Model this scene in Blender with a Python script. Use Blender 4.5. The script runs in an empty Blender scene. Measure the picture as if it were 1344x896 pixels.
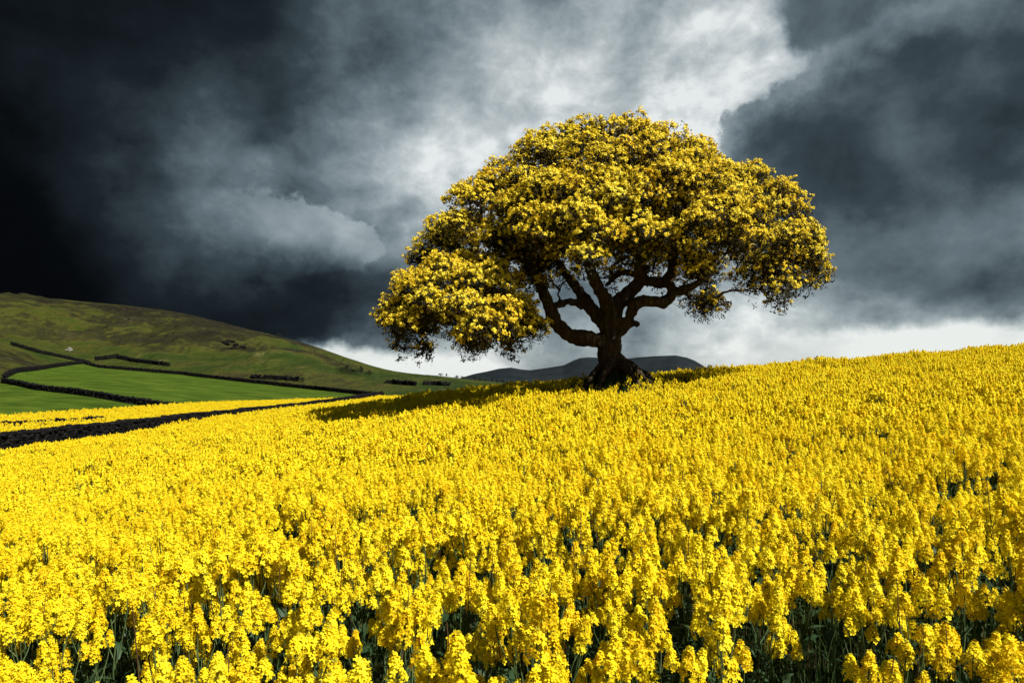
import bpy, bmesh, math, random
import numpy as np
from mathutils import Vector, Matrix, Euler

random.seed(7)
R = np.random.default_rng(11)
SC = bpy.context.scene
COL = SC.collection
EYE = 2.75            # height of the camera above the soil under it
TAU = math.tau


# ------------------------------------------------------------------ helpers
def link(name, me, parent=None, mats=(), smooth=False):
    o = bpy.data.objects.new(name, me)
    COL.objects.link(o)
    for m in mats:
        if m.name not in [k.name for k in me.materials]:
            me.materials.append(m)
    if smooth:
        me.polygons.foreach_set('use_smooth', np.ones(len(me.polygons), dtype=bool))
    if parent is not None:
        o.parent = parent
    return o


def tag(o, label=None, cat=None, group=None, kind=None):
    if label: o['label'] = label
    if cat: o['category'] = cat
    if group: o['group'] = group
    if kind: o['kind'] = kind
    return o


def empty(name, loc, rz=0.0):
    o = bpy.data.objects.new(name, None)
    COL.objects.link(o)
    o.location = loc
    o.rotation_euler = (0, 0, rz)
    o.empty_display_size = 0.2
    return o


def np_mesh(name, V, Q=None, T=None, mi=None):
    """mesh from vertices V, quads Q and triangles T (in this order), material index per face mi"""
    me = bpy.data.meshes.new(name)
    V = np.asarray(V, np.float32).reshape(-1, 3)
    Q = np.zeros((0, 4), np.int32) if Q is None else np.asarray(Q, np.int32).reshape(-1, 4)
    T = np.zeros((0, 3), np.int32) if T is None else np.asarray(T, np.int32).reshape(-1, 3)
    nq, nt = len(Q), len(T)
    me.vertices.add(len(V)); me.vertices.foreach_set('co', V.ravel())
    me.loops.add(nq * 4 + nt * 3)
    me.loops.foreach_set('vertex_index', np.concatenate([Q.ravel(), T.ravel()]).astype(np.int32))
    me.polygons.add(nq + nt)
    st = np.concatenate([np.arange(nq) * 4, nq * 4 + np.arange(nt) * 3]).astype(np.int32)
    me.polygons.foreach_set('loop_start', st)
    if mi is not None:
        me.polygons.foreach_set('material_index', np.asarray(mi, np.int32))
    me.update(calc_edges=True)
    me.validate()
    return me


class Geo:
    """collects quads with a material index per face"""
    def __init__(s):
        s.V, s.Q, s.M, s.n = [], [], [], 0

    def add(s, V, Q, m=0):
        V = np.asarray(V, np.float64).reshape(-1, 3); Q = np.asarray(Q, np.int64).reshape(-1, 4)
        s.V.append(V); s.Q.append(Q + s.n); s.M.append(np.full(len(Q), m)); s.n += len(V)

    def tube(s, P, r, sides=6, m=0, cap=True):
        P = np.asarray(P, float); n = len(P)
        r = np.broadcast_to(np.asarray(r, float), (n,))
        T = np.gradient(P, axis=0); T /= np.linalg.norm(T, axis=1)[:, None] + 1e-9
        ref = np.array([0.31, 0.95, 0.07]) if abs(T[0][2]) > .5 else np.array([0.02, 0.05, 1.0])
        A = np.cross(T, ref); A /= np.linalg.norm(A, axis=1)[:, None] + 1e-9
        B = np.cross(T, A)
        a = np.arange(sides) / sides * TAU
        V = P[:, None] + r[:, None, None] * (np.cos(a)[None, :, None] * A[:, None] + np.sin(a)[None, :, None] * B[:, None])
        i = np.arange(n - 1)[:, None] * sides; j = np.arange(sides)[None]; k = (j + 1) % sides
        Q = np.stack([i + j, i + k, i + sides + k, i + sides + j], -1).reshape(-1, 4)
        s.add(V, Q, m)

    def mesh(s, name):
        return np_mesh(name, np.concatenate(s.V), np.concatenate(s.Q), mi=np.concatenate(s.M))


def frames(N, roll=None):
    """rotation matrices (n,3,3) whose third column is N"""
    N = N / (np.linalg.norm(N, axis=1)[:, None] + 1e-9)
    ref = np.where(np.abs(N[:, 2:3]) > .9, np.array([[1., 0, 0]]), np.array([[0, 0, 1.]]))
    A = np.cross(ref, N); A /= np.linalg.norm(A, axis=1)[:, None] + 1e-9
    B = np.cross(N, A)
    if roll is not None:
        c, s_ = np.cos(roll)[:, None], np.sin(roll)[:, None]
        A, B = A * c + B * s_, B * c - A * s_
    return np.stack([A, B, N], -1)


def stamp(geo, TV, TQ, pos, rot, scale, m=0):
    """stamp the template (TV,TQ) at every pos"""
    n = len(pos)
    V = np.einsum('nij,kj->nki', rot, TV) * np.broadcast_to(np.asarray(scale, float), (n,)).reshape(n, 1, 1) + pos[:, None]
    Q = TQ[None] + (np.arange(n) * len(TV))[:, None, None]
    geo.add(V.reshape(-1, 3), Q.reshape(-1, 4), m)


def sstep(a, b, x):
    t = np.clip((np.asarray(x, float) - a) / (b - a), 0, 1)
    return t * t * (3 - 2 * t)


_perm = R.permutation(512)
_rnd = R.random(4096)


def vnoise(x, y, seed=0):
    x = np.asarray(x, float); y = np.asarray(y, float)
    xi = np.floor(x).astype(int); yi = np.floor(y).astype(int)
    fx, fy = x - xi, y - yi
    fx = fx * fx * (3 - 2 * fx); fy = fy * fy * (3 - 2 * fy)
    def h(i, j):
        return _rnd[(_perm[(i + 57 * seed) % 512] * 7 + _perm[(j + 131 * seed) % 512] * 13) % 4096]
    return (h(xi, yi) * (1 - fx) + h(xi + 1, yi) * fx) * (1 - fy) + (h(xi, yi + 1) * (1 - fx) + h(xi + 1, yi + 1) * fx) * fy


def fbm(x, y, oct=4, seed=0):
    s, a, t = 0, 1, 0
    for k in range(oct):
        s = s + a * vnoise(x * 2 ** k + 17.3 * k, y * 2 ** k + 9.1 * k, seed + k); t += a; a *= .5
    return s / t - .5


# ------------------------------------------------------------------ materials
def new_mat(name):
    m = bpy.data.materials.new(name); m.use_nodes = True
    nt = m.node_tree; nt.nodes.clear()
    out = nt.nodes.new('ShaderNodeOutputMaterial')
    return m, nt, out


def N(nt, typ, **kw):
    n = nt.nodes.new(typ)
    for k, v in kw.items():
        if k.startswith('i_'):
            n.inputs[k[2:].replace('_', ' ')].default_value = v
        else:
            setattr(n, k, v)
    return n


def ramp(nt, fac, stops):
    r = nt.nodes.new('ShaderNodeValToRGB')
    e = r.color_ramp.elements
    while len(e) < len(stops): e.new(0.5)
    for k, (p, c) in enumerate(stops):
        e[k].position = p; e[k].color = (*c, 1)
    nt.links.new(fac, r.inputs[0])
    return r.outputs[0]


def leaf_mat(name, cols, trans=.3, rough=.55, spec=.25, scale=6.0, use_random=True):
    """thin plant tissue: diffuse and translucent, colour varying in patches and per object"""
    m, nt, out = new_mat(name)
    L = nt.links.new
    tc = N(nt, 'ShaderNodeTexCoord')
    no = N(nt, 'ShaderNodeTexNoise'); no.inputs['Scale'].default_value = scale; no.inputs['Detail'].default_value = 3
    L(tc.outputs['Object'], no.inputs['Vector'])
    fac = no.outputs['Fac']
    if use_random:
        oi = N(nt, 'ShaderNodeObjectInfo')
        ad = N(nt, 'ShaderNodeMath', operation='MULTIPLY_ADD'); ad.inputs[1].default_value = .3; ad.inputs[2].default_value = -.15
        L(oi.outputs['Random'], ad.inputs[0])
        a2 = N(nt, 'ShaderNodeMath', operation='ADD'); L(ad.outputs[0], a2.inputs[0]); L(fac, a2.inputs[1])
        fac = a2.outputs[0]
    c = ramp(nt, fac, [(.25 + .5 * k / (len(cols) - 1), col) for k, col in enumerate(cols)])
    p = N(nt, 'ShaderNodeBsdfPrincipled'); p.inputs['Roughness'].default_value = rough
    p.inputs['Specular IOR Level'].default_value = spec
    L(c, p.inputs['Base Color'])
    t = N(nt, 'ShaderNodeBsdfTranslucent'); L(c, t.inputs['Color'])
    mx = N(nt, 'ShaderNodeMixShader'); mx.inputs[0].default_value = trans
    L(p.outputs[0], mx.inputs[1]); L(t.outputs[0], mx.inputs[2]); L(mx.outputs[0], out.inputs['Surface'])
    return m


def rough_mat(name, cols, scale=1.0, stretch=(1, 1, 1), bump=.3, bscale=6.0, rough=.9, detail=8, coord='Object', dist=.5, bdist=.1):
    m, nt, out = new_mat(name)
    L = nt.links.new
    tc = N(nt, 'ShaderNodeTexCoord')
    mp = N(nt, 'ShaderNodeMapping'); mp.inputs['Scale'].default_value = stretch
    L(tc.outputs[coord], mp.inputs['Vector'])
    no = N(nt, 'ShaderNodeTexNoise'); no.inputs['Scale'].default_value = scale; no.inputs['Detail'].default_value = detail
    no.inputs['Roughness'].default_value = .62; no.inputs['Distortion'].default_value = dist
    L(mp.outputs[0], no.inputs['Vector'])
    c = ramp(nt, no.outputs['Fac'], [(.28 + .44 * k / (len(cols) - 1), col) for k, col in enumerate(cols)])
    p = N(nt, 'ShaderNodeBsdfPrincipled'); p.inputs['Roughness'].default_value = rough; p.inputs['Specular IOR Level'].default_value = .04
    L(c, p.inputs['Base Color'])
    nb = N(nt, 'ShaderNodeTexNoise'); nb.inputs['Scale'].default_value = bscale; nb.inputs['Detail'].default_value = 8
    L(mp.outputs[0], nb.inputs['Vector'])
    b = N(nt, 'ShaderNodeBump'); b.inputs['Strength'].default_value = bump; b.inputs['Distance'].default_value = bdist
    L(nb.outputs['Fac'], b.inputs['Height']); L(b.outputs[0], p.inputs['Normal'])
    L(p.outputs[0], out.inputs['Surface'])
    return m


M = {}
M['petal'] = leaf_mat('rape_petal', [(.84, .58, .010), (.90, .73, .016), (.92, .80, .030)], trans=.36, rough=.6, spec=.1, scale=9)
M['bud'] = leaf_mat('rape_bud', [(.30, .30, .015), (.50, .42, .015)], trans=.2, scale=20)
M['stem'] = leaf_mat('rape_stem', [(.050, .085, .026), (.085, .125, .045)], trans=.08, scale=5, spec=.3)
M['dry'] = leaf_mat('dry_stalk', [(.07, .035, .016), (.10, .055, .022)], trans=.0, scale=8)
M['leaf'] = leaf_mat('rape_leaf', [(.018, .042, .018), (.035, .075, .028)], trans=.22, scale=7)
M['grass'] = leaf_mat('grass_blade', [(.018, .040, .012), (.040, .080, .020), (.11, .12, .045)], trans=.25, scale=1.6, use_random=False)
M['soil'] = rough_mat('soil', [(.012, .014, .007), (.022, .026, .010), (.030, .026, .015)], scale=2.5, bump=.6, bscale=12)
M['crop_floor'] = M['soil']
M['far_crop'] = rough_mat('far_crop_ground', [(.30, .22, .008), (.50, .36, .006), (.60, .45, .006)], scale=.4, stretch=(1, .35, 1), bump=.9, bscale=3, bdist=.5)
M['pasture'] = rough_mat('pasture_grass', [(.020, .038, .004), (.042, .074, .007), (.082, .114, .014)], scale=.16, stretch=(.7, 1, 1), bump=.6, bscale=1.6, bdist=.5, detail=10)
M['mountain'] = rough_mat('moor_mountain', [(.006, .009, .011), (.010, .014, .017), (.016, .021, .024)], scale=.004, bump=.6, bscale=.02, bdist=25)
M['stone'] = rough_mat('dark_stone', [(.002, .002, .002), (.007, .007, .007), (.020, .019, .018)], scale=2.2, bump=.8, bscale=14, bdist=.04)
M['bark'] = rough_mat('bark', [(.020, .014, .010), (.050, .036, .024), (.10, .074, .050)], scale=2.6, stretch=(1.6, 1.6, .35), bump=1.0, bscale=5, bdist=.12, dist=1.2)
M['moss'] = rough_mat('mossy_root', [(.010, .012, .005), (.026, .030, .010), (.060, .058, .020)], scale=2.0, bump=1.0, bscale=7, bdist=.1)
M['tleaf'] = leaf_mat('tree_leaf', [(.012, .013, .005), (.026, .024, .008), (.050, .040, .012)], trans=.14, scale=.7, use_random=False, spec=.1, rough=.7)
M['blossom'] = leaf_mat('tree_blossom', [(.85, .59, .030), (.90, .71, .050), (.92, .79, .085)], trans=.32, scale=.5, use_random=False, spec=.1)
M['bush'] = leaf_mat('bush_leaf', [(.008, .014, .005), (.020, .030, .009)], trans=.15, scale=.5)
M['pale'] = rough_mat('pale_rock', [(.10, .10, .09), (.18, .175, .16), (.25, .24, .22)], scale=1.2, bump=.6, bscale=5)


def hill_mat():
    m, nt, out = new_mat('moorland')
    L = nt.links.new
    tc = N(nt, 'ShaderNodeTexCoord')
    def noise(scale, stretch, det=8, rough=.6, dist=.8, rot=0):
        mp = N(nt, 'ShaderNodeMapping'); mp.inputs['Scale'].default_value = stretch; mp.inputs['Rotation'].default_value = (0, 0, rot)
        L(tc.outputs['Object'], mp.inputs['Vector'])
        n = N(nt, 'ShaderNodeTexNoise'); n.inputs['Scale'].default_value = scale; n.inputs['Detail'].default_value = det
        n.inputs['Roughness'].default_value = rough; n.inputs['Distortion'].default_value = dist
        L(mp.outputs[0], n.inputs['Vector']); return n.outputs['Fac']
    # grass and heather tones, darkened with height as painted-in cloud shade, broken by noise
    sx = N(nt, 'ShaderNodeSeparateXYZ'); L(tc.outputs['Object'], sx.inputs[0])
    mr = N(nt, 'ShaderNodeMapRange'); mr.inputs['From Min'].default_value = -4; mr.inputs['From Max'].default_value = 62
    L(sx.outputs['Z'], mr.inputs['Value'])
    big = noise(.012, (1.0, .55, 1), rot=.5)
    mid = noise(.05, (1.0, .22, 1), rot=.55, rough=.65)
    fine = noise(.35, (1, .3, 1), rot=.55)
    def madd(a, k, b):
        n = N(nt, 'ShaderNodeMath', operation='MULTIPLY_ADD'); n.inputs[1].default_value = k
        L(a, n.inputs[0])
        if isinstance(b, float): n.inputs[2].default_value = b
        else: L(b, n.inputs[2])
        return n.outputs[0]
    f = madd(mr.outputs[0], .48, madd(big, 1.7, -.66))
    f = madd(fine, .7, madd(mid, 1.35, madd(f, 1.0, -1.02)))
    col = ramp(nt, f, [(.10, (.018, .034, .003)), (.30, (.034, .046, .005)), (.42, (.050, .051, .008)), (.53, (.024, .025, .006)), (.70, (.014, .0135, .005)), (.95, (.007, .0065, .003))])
    # pale streaks of dead grass and scree
    st = ramp(nt, mid, [(.56, (0, 0, 0)), (.72, (1, 1, 1))])
    st2 = ramp(nt, fine, [(.45, (0, 0, 0)), (.65, (1, 1, 1))])
    mu = N(nt, 'ShaderNodeMath', operation='MULTIPLY'); L(st, mu.inputs[0]); L(st2, mu.inputs[1])
    m2 = N(nt, 'ShaderNodeMath', operation='MULTIPLY'); L(mu.outputs[0], m2.inputs[0]); m2.inputs[1].default_value = .55
    mx = N(nt, 'ShaderNodeMix', data_type='RGBA'); L(m2.outputs[0], mx.inputs[0]); L(col, mx.inputs[6]); mx.inputs[7].default_value = (.20, .17, .075, 1)
    p = N(nt, 'ShaderNodeBsdfPrincipled'); p.inputs['Roughness'].default_value = .95; p.inputs['Specular IOR Level'].default_value = .1
    L(mx.outputs[2], p.inputs['Base Color'])
    b = N(nt, 'ShaderNodeBump'); b.inputs['Strength'].default_value = 1.0; b.inputs['Distance'].default_value = 9.0
    h = madd(fine, .22, madd(mid, .9, 0.0)); L(h, b.inputs['Height']); L(b.outputs[0], p.inputs['Normal'])
    L(p.outputs[0], out.inputs['Surface'])
    return m


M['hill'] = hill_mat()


# ------------------------------------------------------------------ terrain (heights are relative to the eye inside, + EYE when built)
CX = np.array([-90, -45, -35, -28.5, -15.8, -8.6, -1.4, 5, 10.9, 28.5, 45, 90.])
CZ = np.array([-9.8, -6.3, -5.0, -4.15, -2.6, -1.56, -.50, -.16, .36, 1.68, 2.8, 4.6])
_xx = np.linspace(-120, 120, 961)
_zz = np.interp(_xx, CX, CZ)
_k = np.hanning(41); _k /= _k.sum()
_zz = np.convolve(np.pad(_zz, 20, mode='edge'), _k, 'valid')
TREE = (5.35, 36.5)
CROP = 1.30
WALLX = -33.0


def canopy(x, y):
    """top of the crop on the near slope"""
    x = np.asarray(x, float); y = np.asarray(y, float)
    z = np.interp(x, _xx, _zz)
    t = np.clip(y / 42, 0, 1)
    z = z + .24 - 1.45 * (1 - t ** 1.9)
    z = z - .0036 * np.maximum(y - 41, 0) ** 2 * sstep(-24, -3, x)
    z = z + .16 * fbm(x * .14, y * .2, 3, 3) * sstep(2, 8, y)
    return np.maximum(z, -30)


PXT = np.array([-700, -400, -150, 0, 64, 108, 123, 196, 236, 285, 304, 324, 368, 417, 467, 491, 516, 560, 589, 648, 760, 1000, 2200.])
L1T = np.array([60, 66, 76, 84, 92, 98, 100, 115, 124, 136, 140, 144, 153, 162, 171, 175, 180, 195, 205, 220, 240, 260, 260.])
L2K = (np.array([-700, -400, -150, 0, 20, 108, 236, 304, 393, 491, 560, 640, 2200]), np.array([120, 140, 160, 178, 205, 300, 285, 265, 245, 215, 225, 250, 270.]),
       np.array([518, 514, 508, 503, 495, 481, 492, 500, 510, 520, 514, 509, 508.]))
L3T = np.array([430, 470, 500, 520, 540, 560, 562, 590, 602, 616, 620, 628, 645, 668, 700, 715, 735, 780, 805, 880, 900, 900, 900.])
Y3T = np.array([400, 386, 385, 388.5, 390.5, 394, 396, 403.5, 409.5, 421, 426, 431, 441, 455, 473, 481, 487.5, 491.5, 494, 501.5, 505, 506, 506.])


def l1(px): return np.interp(px, PXT, L1T)
def l2(px): return np.maximum(np.interp(px, L2K[0], L2K[1]), l1(px) + 4)


def valley(px, y):
    a = l1(px); b = l2(px); c = np.interp(px, PXT, L3T)
    za = np.full_like(a, -5.35); zb = (500 - np.interp(px, L2K[0], L2K[2])) / 896 * b
    zc = (500 - np.interp(px, PXT, Y3T)) / 896 * c
    z = np.full_like(y, -5.35)
    t = np.clip((y - a) / (b - a), 0, 1); z = np.where(y > a, za + (zb - za) * t, z)
    t2 = np.clip((y - b) / (c - b), 0, 1)
    z = np.where(y > b, zb + (zc - zb) * (t2 * .8 + .2 * np.sin(t2 * math.pi / 2)), z)
    d = np.maximum(y - c, 0)
    z = np.where(y > c, np.maximum(zc - .00042 * d ** 2 - .02 * d, -14), z)
    return z, t2


def scarps(x, y):
    """small steep banks running along the slope"""
    n = fbm(x / 75 + y / 400, y / 170 - x / 500, 4, 51); z = 0
    for t in (-.22, -.15, -.09, -.03, .03, .09, .16, .23):
        z = z + 4.2 * sstep(t - .018, t + .018, n) 
    return z - 4.2 * (n + .25) / .06


def ground_rel(x, y):
    x = np.asarray(x, float); y = np.asarray(y, float)
    ys = np.maximum(y, 1.0)
    px = np.clip(672 + 896 * x / ys, -700, 2200)
    v = 0
    for o in (-24, -12, 0, 12, 24):
        vv, t2 = valley(px + o, ys); v = v + vv / 5
    w = t2 * (1 - t2) ** 1.6 * 5.6
    v = v + w * (20 * fbm(x / 80, y / 150, 4, 5) + 16 * (.16 - np.abs(fbm(x / 55 + .2, y / 120, 4, 15))) + 9.0 * fbm(x / 20, y / 50, 4, 9) + scarps(x, y)) * np.clip((v + 6) / 30, .15, 1)
    v = v + .6 * fbm(x / 30, y / 30, 3, 21) * sstep(80, 160, y)
    f = canopy(x, y) - CROP
    k = sstep(WALLX - 3.2, WALLX - .8, x) * (1 - sstep(110, 170, y))
    z = f * k + v * (1 - k)
    r2 = (x - TREE[0]) ** 2 + (y - TREE[1]) ** 2
    return z + 1.75 * np.exp(-r2 / 2.5 ** 2) * (1 + .5 * fbm(x * 1.3, y * 1.3, 3, 2))


def gz(x, y):
    return ground_rel(x, y) + EYE


def grid_mesh(name, X, Y, Z, keep=None):
    n, m = X.shape
    V = np.stack([X, Y, Z], -1).reshape(-1, 3)
    i = np.arange(n - 1)[:, None] * m; j = np.arange(m - 1)[None]
    Q = np.stack([i + j, i + j + 1, i + m + j + 1, i + m + j], -1).reshape(-1, 4)
    if keep is not None:
        Q = Q[keep.reshape(-1)]
    used = np.unique(Q); mp = np.zeros(len(V), int); mp[used] = np.arange(len(used))
    return V[used], mp[Q]


gx, gy = np.meshgrid(np.linspace(-120, 120, 241), np.linspace(-80, 45, 126))
Vn, Qn = grid_mesh('near', gx, gy, gz(gx, gy))
us = np.concatenate([np.linspace(-2.2, -.9, 60, endpoint=False), np.linspace(-.9, .1, 620, endpoint=False), np.linspace(.1, 2.2, 160)])
ys = np.concatenate([np.linspace(45, 110, 60, endpoint=False), np.linspace(110, 320, 190, endpoint=False), np.geomspace(320, 1000, 190, endpoint=False), np.geomspace(1000, 30000, 50)])
U, Yg = np.meshgrid(us, ys)
Xg = U * Yg; Zg = gz(Xg, Yg)
fc = lambda a: (a[:-1, :-1] + a[1:, :-1] + a[:-1, 1:] + a[1:, 1:]) / 4
fx, fy = fc(Xg), fc(Yg); fpx = 672 + 896 * fx / fy
regF = (fx > WALLX) & (fy < 175)
regY = ~regF & (fy < l1(fpx)) & (fy < 230)
regG = ~regF & ~regY & (fy < l2(fpx)) & (fpx < 520)
regH = ~regF & ~regY & ~regG & (fy < 1000)
regV = ~(regF | regY | regG | regH)
Vf, Qf = grid_mesh('f', Xg, Yg, Zg, regF)
me = np_mesh('field_ground', np.concatenate([Vn, Vf]), np.concatenate([Qn, Qf + len(Vn)]))
tag(link('field_ground', me, mats=[M['soil']], smooth=True), 'dark soil under the rapeseed crop', kind='structure')
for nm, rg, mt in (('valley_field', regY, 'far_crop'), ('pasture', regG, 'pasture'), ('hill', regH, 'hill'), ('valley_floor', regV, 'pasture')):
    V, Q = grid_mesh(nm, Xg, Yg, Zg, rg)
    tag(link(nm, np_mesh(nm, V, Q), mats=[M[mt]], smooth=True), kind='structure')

# far mountains on the horizon
MS = np.array([(560, 500), (600, 498), (622, 491.5), (640, 488), (655, 484.5), (671, 483), (684, 485.5), (696, 486.5), (718, 483.5), (740, 480), (752, 474), (761, 470.5), (772, 469.5),
               (787, 470), (810, 473), (838, 469.5), (860, 468), (887, 467), (902, 470), (912, 474), (922, 480), (932, 486), (960, 496), (1000, 501)])
pxs = np.linspace(540, 1020, 260); DM = 5200.0
rows = []
for t in np.linspace(0, 1, 46):
    d = 3600 + 3400 * t
    top = (501 - np.interp(pxs, MS[:, 0], MS[:, 1])) / 896 * DM
    prof = np.maximum(0, 1 - abs((d - DM) / 1600)) ** .85 * (1 if d <= DM else 1)
    x = (pxs - 672) / 896 * d
    z = -25 + (top + 25) * prof + 60 * fbm(x / 420, np.full_like(x, d / 420), 5, 31) * prof * (1 - prof) * 3
    rows.append(np.stack([x, np.full_like(x, d), z + EYE], -1))
A = np.array(rows)
V, Q = grid_mesh('mountain', A[..., 0], A[..., 1], A[..., 2])
tag(link('mountain', np_mesh('mountain', V, Q), mats=[M['mountain']], smooth=True), kind='structure')


# ------------------------------------------------------------------ rapeseed plants
def floret_hi():
    V, Q = [], []
    for k in range(4):
        a = k / 4 * TAU + .2
        c, s_ = math.cos(a), math.sin(a)
        b = len(V)
        for (u, w, h) in ((.10, .10, -.05), (.55, .36, .20), (1.0, .24, .18)):
            for sg in (-1, 1):
                V.append((u * c - sg * w * s_, u * s_ + sg * w * c, h))
        Q += [(b, b + 1, b + 3, b + 2), (b + 2, b + 3, b + 5, b + 4)]
    return np.array(V), np.array(Q)


def floret_mid():
    V, Q = [], []
    for k in range(4):
        a = k / 4 * TAU + .2
        c, s_ = math.cos(a), math.sin(a)
        b = len(V)
        for (u, w, h) in ((.05, .16, 0), (1.0, .34, .28)):
            for sg in (-1, 1):
                V.append((u * c - sg * w * s_, u * s_ + sg * w * c, h))
        Q += [(b, b + 1, b + 3, b + 2)]
    return np.array(V), np.array(Q)


def floret_low():
    V = [(-.9, -.5, 0), (.9, -.5, .1), (.9, .5, 0), (-.9, .5, .1), (-.5, -.9, .1), (.5, -.9, -.2), (.5, .9, .2), (-.5, .9, -.1)]
    return np.array(V), np.array([(0, 1, 2, 3), (4, 5, 6, 7)])


BUD = (np.array([(.5, 0, 0), (0, .5, 0), (-.5, 0, 0), (0, -.5, 0), (.3, .3, 1.0), (-.3, .3, 1.0), (-.3, -.3, 1.0), (.3, -.3, 1.0)]),
       np.array([(0, 1, 5, 4), (1, 2, 6, 5), (2, 3, 7, 6), (3, 0, 4, 7), (4, 5, 6, 7)]))
FL = {'hi': floret_hi(), 'mid': floret_mid(), 'low': floret_low()}


def raceme(geo, L_, Rad, n, fs, lod, base=(0, 0, 0), tilt=(0, 0, 1), mats=(0, 1, 2), rg=R):
    """one flower head: a cone of four-petalled florets round a stalk, buds on top"""
    t = (np.arange(n) + rg.random(n) * .8) / n
    a = np.arange(n) * 2.39996 + rg.normal(0, .35, n)
    rad = Rad * np.where(t < .14, .72 + 2 * t, 1.0) * (1 - .86 * np.clip(t, 0, 1) ** 1.35) * (.62 + .50 * rg.random(n))
    P = np.stack([np.cos(a) * rad, np.sin(a) * rad, t * L_ + rg.normal(0, .006, n)], -1)
    up = .15 + 1.5 * t ** 2 + rg.normal(0, .25, n)
    D = np.stack([np.cos(a), np.sin(a), up], -1) + rg.normal(0, .34, (n, 3))
    Fm = frames(np.array([tilt], float))[0]
    P = P @ Fm.T + np.array(base); D = D @ Fm.T
    TV, TQ = FL[lod]
    stamp(geo, TV, TQ, P, frames(D, rg.random(n) * TAU), fs * (.8 + .4 * rg.random(n)), mats[0])
    if lod == 'hi':
        nb = 9
        a = rg.random(nb) * TAU; r = rg.random(nb) * Rad * .16
        Pb = np.stack([np.cos(a) * r, np.sin(a) * r, L_ * (.97 + .07 * rg.random(nb))], -1)
        Db = np.stack([np.cos(a) * .5, np.sin(a) * .5, np.ones(nb)], -1)
        stamp(geo, *BUD, Pb @ Fm.T + np.array(base), frames(Db @ Fm.T), .008, mats[1])
        # flower stalks
        k = np.arange(0, n, 1)
        ax = np.stack([np.zeros(len(k)), np.zeros(len(k)), t[k] * L_ - .012], -1) @ Fm.T + np.array(base)
        w = np.cross(P[k] - ax, np.array([0, 0, 1.])); w /= np.linalg.norm(w, axis=1)[:, None] + 1e-9; w *= .0012
        V = np.stack([ax - w, ax + w, P[k] + w, P[k] - w], 1)
        geo.add(V.reshape(-1, 3), np.arange(len(k) * 4).reshape(-1, 4), mats[2])
    S = np.array([(0, 0, 0), (0, 0, L_ * .5), (0, 0, L_ * .98)]) @ Fm.T + np.array(base)
    geo.tube(S, [.004, .003, .0015], 4 if lod == 'hi' else 3, mats[2])


HL = [.135, .11, .16, .085, .125, .075, .145, .10, .065, .12]
HEADS = []
for k in range(10):
    g = Geo()
    Lk = HL[k]
    raceme(g, Lk * 1.15, 1.14 * [.047, .044, .050, .044, .051, .040, .048, .047, .036, .044][k], int(56 * Lk / .115 + 8), .0168, 'hi')
    me = g.mesh('flower_head'); me.materials.append(M['petal']); me.materials.append(M['bud']); me.materials.append(M['stem'])
    HEADS.append(me)

LEAFT = (np.array([(0, -.05, 0), (0, .05, 0), (.3, -.15, .10), (.3, .15, .10), (.65, -.13, .08), (.65, .13, .08), (1.0, -.02, -.12), (1.0, .02, -.12)]),
         np.array([(0, 1, 3, 2), (2, 3, 5, 4), (4, 5, 7, 6)]))


def plant_layout(rg):
    """stems of one plant: [(polyline, radius)], [(head position, direction, size index)], dry stalk or not"""
    H = 1.0 + rg.random() * .14
    lean = rg.normal(0, .035, 2)
    zs = np.linspace(0, 1, 7)
    wob = rg.normal(0, .012, (7, 2)); wob[0] = 0
    P = np.stack([lean[0] * zs ** 2 + wob[:, 0], lean[1] * zs ** 2 + wob[:, 1], zs * H], -1)
    stems = [(P, np.linspace(.0075, .0035, 7))]
    heads = [(P[-1], (lean[0], lean[1], 1.0), int(rg.integers(0, 8)))]
    nb = int(rg.integers(3, 7)); a0 = rg.random() * TAU
    for b in range(nb):
        t0 = .45 + .42 * (b + rg.random() * .6) / nb
        q = np.array([np.interp(t0, zs, P[:, i]) for i in range(3)])
        a = a0 + b * 2.4 + rg.normal(0, .3)
        out = .05 + .075 * rg.random(); top = (.84 + .17 * rg.random()) * H
        d = np.array([math.cos(a), math.sin(a), 0])
        rise = max(top - q[2], .1)
        pts = np.array([q, q + d * out * .55 + (0, 0, rise * .35), q + d * out * .95 + (0, 0, rise * .75), q + d * out + (0, 0, rise)])
        stems.append((pts, np.linspace(.0045, .0028, 4)))
        heads.append((pts[-1], (d[0] * .12, d[1] * .12, 1.0), int(rg.integers(1, 10))))
    return H, stems, heads


def leaves_geo(geo, rg, n=8, m=0):
    a = rg.random(n) * TAU; z = .12 + .62 * rg.random(n); el = .25 + .7 * rg.random(n)
    X = np.stack([np.cos(a) * np.cos(el), np.sin(a) * np.cos(el), np.sin(el)], -1)
    Bv = np.stack([-np.sin(a), np.cos(a), np.zeros(n)], -1)
    rot = np.stack([X, Bv, np.cross(X, Bv)], -1)
    stamp(geo, *LEAFT, np.stack([np.cos(a) * .006, np.sin(a) * .006, z], -1), rot, .10 + .15 * rg.random(n), m)


VARIANTS = []
for k in range(14):
    rg = np.random.default_rng(100 + k)
    H, stems, heads = plant_layout(rg)
    g = Geo()
    for P, r in stems: g.tube(P, r, 5, 0)
    if k % 3 == 0:        # a bare brown stalk of last year's growth beside the flowers
        a = rg.random() * TAU; d = np.array([math.cos(a), math.sin(a)])
        z = np.linspace(0, H + .10 + .16 * rg.random(), 6)
        g.tube(np.stack([d[0] * (.02 + .05 * z) + rg.normal(0, .004, 6), d[1] * (.02 + .05 * z) + rg.normal(0, .004, 6), z], -1), np.linspace(.0045, .0025, 6), 5, 1)
    sm = g.mesh('stem'); sm.materials.append(M['stem']); sm.materials.append(M['dry'])
    g = Geo(); leaves_geo(g, rg); lm = g.mesh('foliage'); lm.materials.append(M['leaf'])
    VARIANTS.append((H, stems, heads, sm, lm))


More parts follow.
